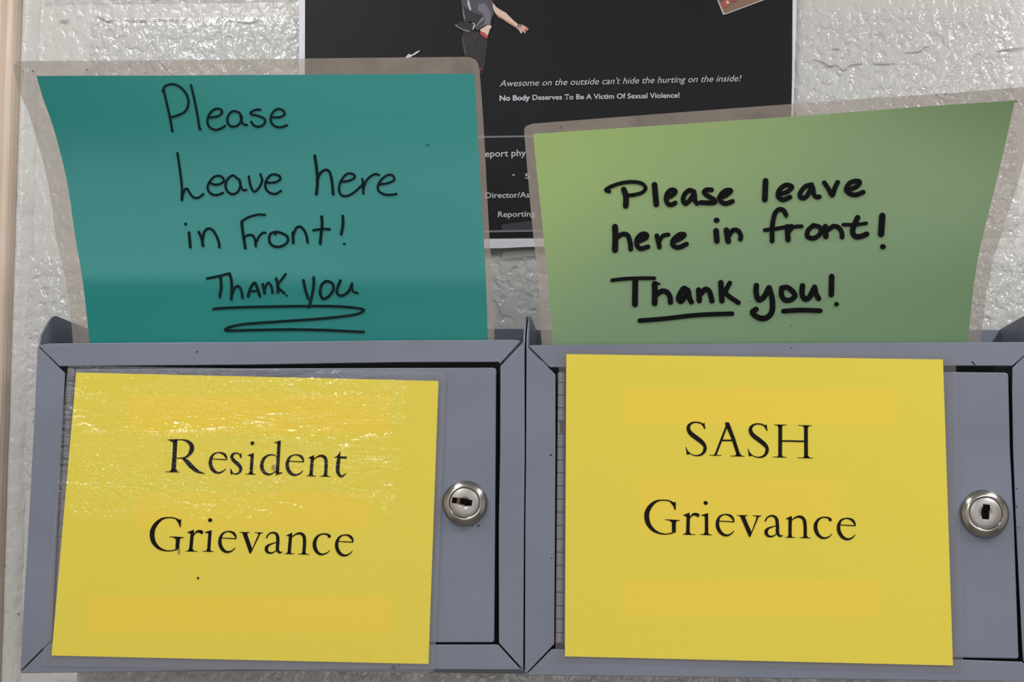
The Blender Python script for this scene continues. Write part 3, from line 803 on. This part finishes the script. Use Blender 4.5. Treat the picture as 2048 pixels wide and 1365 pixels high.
# ------------------------------------------------------------------ teal sheet in the left box
def surf_t(px, py):
    v = max(0.0, (700 - py) / 560.0); u = min(1, max(0, (px - 30) / 950.0))
    y = -0.114 - 0.050 * v ** 1.2 - 0.016 * (1 - u) ** 2.5 * v ** 1.3 + 0.004 * math.sin(3.1 * u + 4 * v) * v
    return at(px, py, y)
ts = thing('laminated_sheet', 'teal laminated sheet with thin black handwriting, curling at its left edge, standing in left box', 'sheet', 'handwritten laminated sheets standing in the boxes')
Li = [(73, 152), (85.5, 195), (106, 253), (123, 315), (137, 380), (149.5, 467), (165, 560), (172, 617), (179, 687), (186, 780)]
Ri = [(948.5, 147.5), (958, 315), (966.6, 467), (972, 560), (975.6, 680), (978, 780)]
cf = coons(Li, Ri, [(73, 152), (350, 151), (700, 149), (948.5, 147.5)], [(186, 780), (978, 780)])
Lo = [(25, 126), (37.6, 181), (56, 222), (73.5, 280), (90.7, 342), (102.6, 404), (111, 467), (130.8, 560), (142, 640), (146, 690), (152, 800)]
Ro = [(957, 113.6), (967, 250), (978.5, 467), (985, 560), (989, 680), (992, 800)]
co = coons(Lo, Ro, [(25, 126), (45, 122.5), (342, 120), (700, 116), (957, 113.6)], [(152, 800), (992, 800)])
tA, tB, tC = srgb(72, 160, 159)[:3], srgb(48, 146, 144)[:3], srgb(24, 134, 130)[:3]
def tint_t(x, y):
    f = sm(230, 380, y) * (1 - sm(540, 575, y)) * (1 - 0.5 * sm(400, 900, x))    # broad sheen painted into the middle of the sheet
    return lerpc(lerpc(tB, tA, f), tC, sm(550, 590, y) * 0.9)  # lower part darker: shade of the curved sheet put into the tint
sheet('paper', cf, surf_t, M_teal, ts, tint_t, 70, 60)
ring('laminate_margin', cf, co, surf_t, M_film_old, ts, (10, 24, 5, 5), 60, 0.0)
it = off(surf_t, 0.0007)
def words(lst, tf, w, mat, surf, parent, name='handwritten_word'):
    for word in lst:
        k = Ink()
        for st in word:
            if st[0] == 'dot': k.disc(st[1], st[2], st[3], st[3] * 0.9)
            elif st[0] == 'w': k.stroke(st[2], st[1])
            else: k.stroke(st, w)
        k.build(name, mat, surf, parent, tf)
Z4 = lambda x, y: (300 + x / 3.938, 150 + y / 3.938)
words([
 [[(105, 110), (130, 220), (155, 330), (175, 440)], [(100, 130), (115, 92), (160, 73), (210, 80), (260, 115), (292, 165), (302, 220), (285, 275), (240, 310), (160, 335)], ('dot', 175, 441, 11),
  [(322, 80), (350, 200), (375, 330), (390, 425)], ('dot', 395, 428, 11),
  [(470, 335), (525, 328), (560, 308), (567, 285), (548, 268), (515, 268), (480, 292), (455, 340), (455, 388), (480, 420), (520, 432), (560, 421), (588, 402)], ('dot', 590, 401, 10),
  [(690, 292), (660, 285), (630, 300), (608, 345), (615, 385), (645, 406), (685, 400), (712, 372), (722, 330), (700, 296)], [(712, 315), (720, 362), (735, 388), (762, 394)], ('dot', 762, 394, 10),
  [(868, 274), (832, 275), (797, 292), (795, 308), (850, 322), (898, 343), (905, 372), (882, 400), (842, 407), (812, 392), (798, 370)], ('dot', 798, 370, 10),
  [(965, 333), (1020, 333), (1058, 312), (1050, 282), (1012, 268), (975, 285), (952, 330), (955, 375), (985, 404), (1030, 412), (1077, 397)], ('dot', 1077, 397, 10)],
 [[(215, 615), (235, 750), (250, 880), (250, 985)], [(250, 985), (262, 930), (280, 897), (298, 903), (315, 935), (345, 965), (385, 966), (417, 940)], ('dot', 250, 985, 11), ('dot', 417, 939, 10),
  [(465, 848), (520, 865), (572, 848), (580, 818), (548, 796), (502, 805), (462, 855), (455, 903), (488, 940), (530, 946), (572, 930)], ('dot', 574, 930, 10),
  [(690, 818), (652, 792), (612, 820), (594, 870), (610, 918), (655, 940), (695, 915), (712, 865), (702, 822)], [(705, 832), (715, 878), (735, 908), (758, 905)], ('dot', 758, 905, 9),
  [(778, 800), (790, 868), (820, 920), (862, 882), (882, 830), (868, 782)],
  [(922, 848), (975, 848), (1020, 828), (1024, 802), (992, 785), (948, 790), (912, 840), (910, 890), (938, 925), (985, 938), (1030, 915)], ('dot', 1031, 914, 10)],
 [('w', 23, [(1297, 637), (1314, 760), (1318, 850), (1310, 940)]), ('w', 21, [(1315, 830), (1345, 770), (1385, 748), (1415, 768), (1432, 840), (1442, 940)]),
  [(1505, 842), (1560, 835), (1605, 815), (1610, 790), (1580, 776), (1542, 786), (1502, 840), (1488, 900), (1505, 945), (1550, 954), (1600, 930), (1650, 888), (1685, 850)],
  [(1672, 818), (1678, 880), (1680, 935)], [(1680, 900), (1700, 840), (1740, 797), (1775, 781), (1803, 788)], ('dot', 1803, 788, 9),
  [(1808, 862), (1870, 853), (1920, 830), (1916, 796), (1880, 787), (1830, 817), (1796, 870), (1802, 915), (1850, 942), (1900, 944), (1940, 938)], ('dot', 1941, 938, 9)],
], Z4, 18, M_pen, it, ts)
Z5 = lambda x, y: (350 + x / 4.357, 410 + y / 4.357)
words([
 [('dot', 92, 167, 14), ('w', 24, [(122, 242), (133, 368)]), ('w', 24, [(207, 237), (230, 290), (244, 358)]), ('w', 22, [(240, 310), (252, 242), (286, 207), (328, 220), (362, 275), (383, 335), (384, 370)])],
 [('w', 20, [(785, 87), (720, 86), (640, 108), (582, 142)]), ('w', 25, [(582, 145), (585, 200), (600, 300), (612, 378)]), ('w', 20, [(600, 285), (640, 263), (678, 268), (698, 310), (703, 362)]), ('w', 20, [(705, 332), (728, 282), (760, 247), (790, 243)]),
  ('w', 22, [(870, 237), (832, 252), (819, 300), (837, 345), (885, 366), (938, 357), (980, 322), (978, 277), (930, 247), (884, 237), (873, 256)]),
  ('w', 24, [(1026, 240), (1030, 332)]), ('w', 22, [(1032, 262), (1055, 203), (1090, 190), (1122, 217), (1145, 270), (1155, 328)]),
  ('w', 25, [(1277, 102), (1281, 170), (1272, 260), (1265, 338)]), ('w', 22, [(1207, 221), (1285, 211), (1348, 213)]),
  ('w', 24, [(1461, 97), (1463, 170), (1448, 255)]), ('dot', 1475, 342, 12)],
 [('w', 22, [(280, 642), (380, 622), (465, 600)]), ('w', 24, [(397, 638), (402, 720), (390, 790)]), ('dot', 388, 808, 10),
  ('w', 24, [(475, 600), (493, 680), (490, 825)]), ('w', 22, [(490, 800), (515, 733), (548, 708), (575, 742), (588, 810)]),
  ('w', 25, [(637, 798), (652, 740), (685, 683), (708, 702), (738, 796)]), ('w', 20, [(655, 755), (715, 750)]),
  ('w', 24, [(765, 692), (780, 770)]), ('w', 20, [(778, 742), (802, 687), (822, 683), (842, 720), (848, 768)]),
  ('w', 24, [(880, 642), (896, 700), (895, 762)]), ('w', 21, [(963, 605), (930, 650), (890, 705), (920, 742), (955, 772)]), ('dot', 973, 792, 10)],
 [('w', 24, [(1118, 657), (1135, 740), (1160, 818)]), ('w', 24, [(1208, 632), (1205, 730), (1167, 895)]),
  ('w', 24, [(1310, 667), (1277, 700), (1264, 770), (1290, 818), (1340, 798), (1378, 740), (1373, 690), (1337, 667), (1302, 672)]),
  ('w', 24, [(1442, 660), (1417, 720), (1412, 768), (1450, 792), (1508, 760), (1543, 690)]), ('w', 20, [(1541, 685), (1548, 750), (1590, 768)]), ('dot', 1590, 769, 9)],
 [('w', 23, [(335, 908), (500, 896), (900, 886), (1300, 883), (1500, 891), (1620, 906), (1640, 925), (1560, 958), (1300, 990), (900, 1018), (600, 1041), (480, 1066), (438, 1088), (480, 1096), (700, 1091), (1000, 1087), (1300, 1092), (1500, 1101), (1645, 1108)])],
], Z5, 22, M_pen, it, ts)
k = Ink(); k.disc(855, 289.5, 5, 1.6); k.build('speck', simple('green_fleck', srgb(30, 110, 70)), it, ts)
M_dirt = simple('brown_dirt', srgb(84, 62, 48), 0.7)
for (x, y, r) in ((174, 140, 1.6), (66, 142.5, 1.6), (47, 143, 1.0), (291, 145, 1.0)):
    k = Ink(); k.disc(x, y, r, r, 8); k.build('speck', M_dirt, it, ts)
k = Ink(); k.stroke([(318, 123, .6), (330, 136, .8), (341, 149, .5)], 1); k.build('scratch', M_dirt, it, ts)

# ------------------------------------------------------------------ green sheet in the right box
def surf_g(px, py):
    v = max(0.0, (700 - py) / 520.0); u = min(1, max(0, (px - 1050) / 1000.0))
    y = -0.114 - 0.036 * v ** 1.2 - 0.040 * (u) ** 2.2 * v ** 1.2 - 0.004 * math.sin(5 * v)
    return at(px, py, y)
gs_ = thing('laminated_sheet', 'light green laminated sheet with thick black marker writing standing in right box', 'sheet', 'handwritten laminated sheets standing in the boxes')
Li = [(1066, 268), (1076, 367), (1086.5, 467), (1096, 560), (1104.5, 688), (1109, 780)]
Ri = [(2030, 201), (2001, 330), (1964, 480), (1949, 560), (1936, 685), (1928, 780)]
cf = coons(Li, Ri, [(1066, 268), (1200, 259), (1585, 233), (1821, 215), (2030, 201)], [(1109, 780), (1928, 780)])
Lo = [(1047, 249), (1057, 367), (1066, 467), (1076.5, 560), (1083, 688), (1087, 800)]
Ro = [(2076, 172), (2046, 330), (2003, 467), (1978, 560), (1961, 684), (1948, 800)]
co = coons(Lo, Ro, [(1047, 249), (1200, 237), (1585, 208), (1904, 186), (2076, 172)], [(1087, 800), (1948, 800)])
gA_, gB_, gC_ = srgb(160, 188, 116)[:3], srgb(137, 166, 124)[:3], srgb(126, 160, 122)[:3]
def tint_g(x, y):
    # yellower green towards the upper left
    d = sm(1050, 1900, x + 1.5 * (y - 260) + 25 * math.sin(x / 90.0))
    return lerpc(gA_, lerpc(gB_, gC_, sm(300, 600, y)), d)
sheet('paper', cf, surf_g, M_green, gs_, tint_g, 70, 60)
ring('laminate_margin', cf, co, surf_g, M_film_old, gs_, (16, 14, 5, 5), 60, 0.0)
ig = off(surf_g, 0.0008)
Z6 = lambda x, y: (1190 + x / 3.303, 340 + y / 3.303)
words([
 [('w', 25, [(95, 143), (72, 132), (110, 108), (180, 86), (250, 79), (310, 90), (334, 120), (310, 150), (250, 166), (215, 167)]), ('w', 38, [(190, 130), (205, 180), (203, 238)]),
  ('w', 38, [(393, 98), (405, 228)]),
  [(470, 185), (515, 165), (530, 140), (505, 132), (480, 152), (470, 190), (480, 222), (505, 230), (530, 218)],
  [(655, 145), (625, 135), (595, 158), (582, 200), (600, 222), (635, 190), (655, 155), (660, 200), (675, 222)],
  [(770, 132), (735, 132), (722, 150), (750, 175), (785, 195), (790, 215), (750, 218), (700, 215)],
  [(820, 185), (870, 165), (897, 137), (862, 137), (828, 170), (828, 205), (862, 222), (908, 208)]],
 [('w', 38, [(1127, 72), (1122, 196)]),
  [(1215, 160), (1270, 145), (1300, 112), (1262, 100), (1220, 130), (1210, 175), (1242, 197), (1288, 180)],
  [(1432, 98), (1390, 110), (1358, 150), (1358, 182), (1395, 178), (1435, 115), (1445, 160), (1462, 178), (1482, 178)],
  [(1515, 85), (1545, 130), (1567, 168), (1585, 120), (1603, 82)],
  [(1665, 135), (1728, 110), (1748, 80), (1720, 74), (1682, 88), (1660, 125), (1675, 152), (1720, 165), (1772, 147)]],
 [('w', 40, [(132, 376), (135, 440), (132, 530)]), [(140, 450), (180, 425), (215, 432), (232, 480), (236, 525)],
  [(280, 475), (335, 450), (340, 428), (312, 424), (282, 450), (275, 492), (300, 520), (350, 508)],
  [(408, 435), (420, 480), (425, 510)], ('w', 28, [(425, 470), (450, 435), (485, 428)]),
  [(515, 475), (570, 450), (590, 428), (557, 428), (518, 462), (515, 498), (552, 512), (605, 490)]],
 [('dot', 803, 333, 20), ('w', 38, [(800, 402), (805, 470)]), ('w', 38, [(868, 398), (880, 472)]), [(882, 440), (910, 400), (945, 402), (963, 435), (960, 458)]],
 [('w', 32, [(1262, 298), (1245, 268), (1215, 262), (1188, 292), (1172, 370), (1170, 470)]), ('w', 26, [(1122, 398), (1200, 388), (1300, 370)]), ('dot', 1265, 318, 5),
  ('w', 36, [(1270, 375), (1275, 462)]), ('w', 26, [(1282, 410), (1312, 378), (1365, 373)]),
  ('w', 32, [(1442, 368), (1408, 400), (1405, 442), (1450, 450), (1490, 418), (1485, 380), (1442, 367)]),
  ('w', 38, [(1522, 375), (1525, 440)]), ('w', 32, [(1532, 402), (1575, 373), (1610, 382), (1630, 415), (1632, 445)]),
  ('w', 36, [(1735, 315), (1702, 400), (1720, 440), (1760, 438), (1795, 424)]), ('w', 24, [(1640, 362), (1720, 362), (1792, 353)]),
  ('w', 42, [(1898, 303), (1890, 425)]), ('dot', 1902, 508, 20)],
], Z6, 32, M_marker, ig, gs_)
Z7 = lambda x, y: (1200 + x / 3.938, 530 + y / 3.938)
words([
 [('w', 30, [(95, 122), (200, 110), (340, 105), (428, 106)]), ('w', 46, [(278, 120), (275, 312)]),
  ('w', 46, [(430, 150), (432, 220), (430, 304)]), ('w', 18, [(440, 138), (468, 152)]), ('w', 42, [(440, 240), (485, 208), (525, 215), (550, 250), (555, 296)]),
  ('w', 42, [(690, 205), (662, 185), (635, 220), (618, 268), (640, 288), (672, 245), (692, 200), (704, 260), (720, 292)]),
  ('w', 44, [(777, 198), (782, 282)]), ('w', 42, [(792, 232), (830, 193), (862, 212), (882, 285)]),
  ('w', 44, [(952, 140), (960, 284)]), ('w', 38, [(1022, 143), (990, 210), (1005, 240), (1090, 298)])],
 [('w', 44, [(1232, 163), (1230, 222), (1248, 275), (1290, 255), (1328, 185)]), ('w', 44, [(1332, 180), (1356, 270), (1355, 365), (1320, 412), (1270, 422), (1220, 400), (1202, 372), (1230, 350)]),
  ('w', 42, [(1432, 182), (1430, 240), (1460, 278), (1510, 272), (1535, 240), (1510, 202), (1472, 178), (1436, 182)]),
  ('w', 44, [(1595, 165), (1592, 230), (1612, 268), (1650, 255), (1684, 190)]), ('w', 42, [(1690, 175), (1702, 230), (1722, 266)])],
 [('w', 44, [(1825, 92), (1822, 235)]), ('dot', 1863, 310, 20)],
 [('w', 36, [(312, 440), (500, 425), (700, 402), (850, 391), (1040, 385)])], [('w', 38, [(1445, 365), (1580, 357), (1735, 362)])],
], Z7, 42, M_marker, ig, gs_)
for (x, y, r) in ((2032, 203, 2), (1582, 652, 1.2), (1500, 603, 1.2), (1891, 188, 1.6), (1873, 189.5, 1.2), (1122, 254, 1.6)):
    k = Ink(); k.disc(x, y, r, r, 8); k.build('speck', M_dirt, ig, gs_)

# ------------------------------------------------------------------ cracks and dots in the wall paint
M_crack = simple('paint_crack_grey', srgb(158, 157, 151), 0.5)
M_blue = simple('blue_ink_dot', srgb(40, 56, 92), 0.5)
sw = lambda px, py: at(px, py, -0.0014)
for P in ([(117, 44, 1), (124, 41, 3), (131, 42, 3), (140, 39, 1)], [(152, 34, .6), (162, 31.5, 1)], [(191, 32, .8), (203, 36, 2.5), (214, 42, 3.2), (222, 41, 2), (228, 38, 1)],
          [(241, 38, 1), (258, 41, 2), (280, 41.5, 2.6), (300, 40, 1.6), (318, 39, 2), (350, 40, 1.6), (375, 39, .8)],
          [(455, 40, .8), (476, 43, 1.6), (496, 45, 2), (520, 41, 1)],
          [(1628, 119, 1), (1645, 124, 2.2), (1660, 132, 3), (1672, 130, 1.5), (1688, 140, 2), (1702, 130, 1.6), (1725, 127, 2)], [(1745, 127, 1.2), (1765, 128, 2), (1790, 127, 1.2)],
          [(1664, 97, 1), (1672, 98, 2), (1681, 98, 1)], [(1808, 105, 1), (1838, 103, 1.8), (1850, 94, 1.6), (1862, 92, .8)], [(1992, 103, 1), (2012, 99, 2.2), (2046, 96, 2)],
          [(1022, 536, .8), (1030, 533, 2), (1036, 533, 1)], [(1056, 585, .8), (1062, 590, 1.6), (1068, 590, .8)]):
    k = Ink(); k.stroke(P, cap=False); k.build('paint_crack', M_crack, sw, wall)
for (x, y, rr, mm) in ((14, 887, 2.2, M_blue), (38, 848, 1.4, M_speck), (47, 705, 1.2, M_speck), (61, 676, 1.2, M_speck), (37, 1229, 1.6, M_speck), (10, 1132, 1.0, M_speck)):
    k = Ink(); k.disc(x, y, rr, rr, 8); k.build('speck', mm, lambda px, py: at(px, py, -0.0050 if px < 30 else -0.0016), wall)
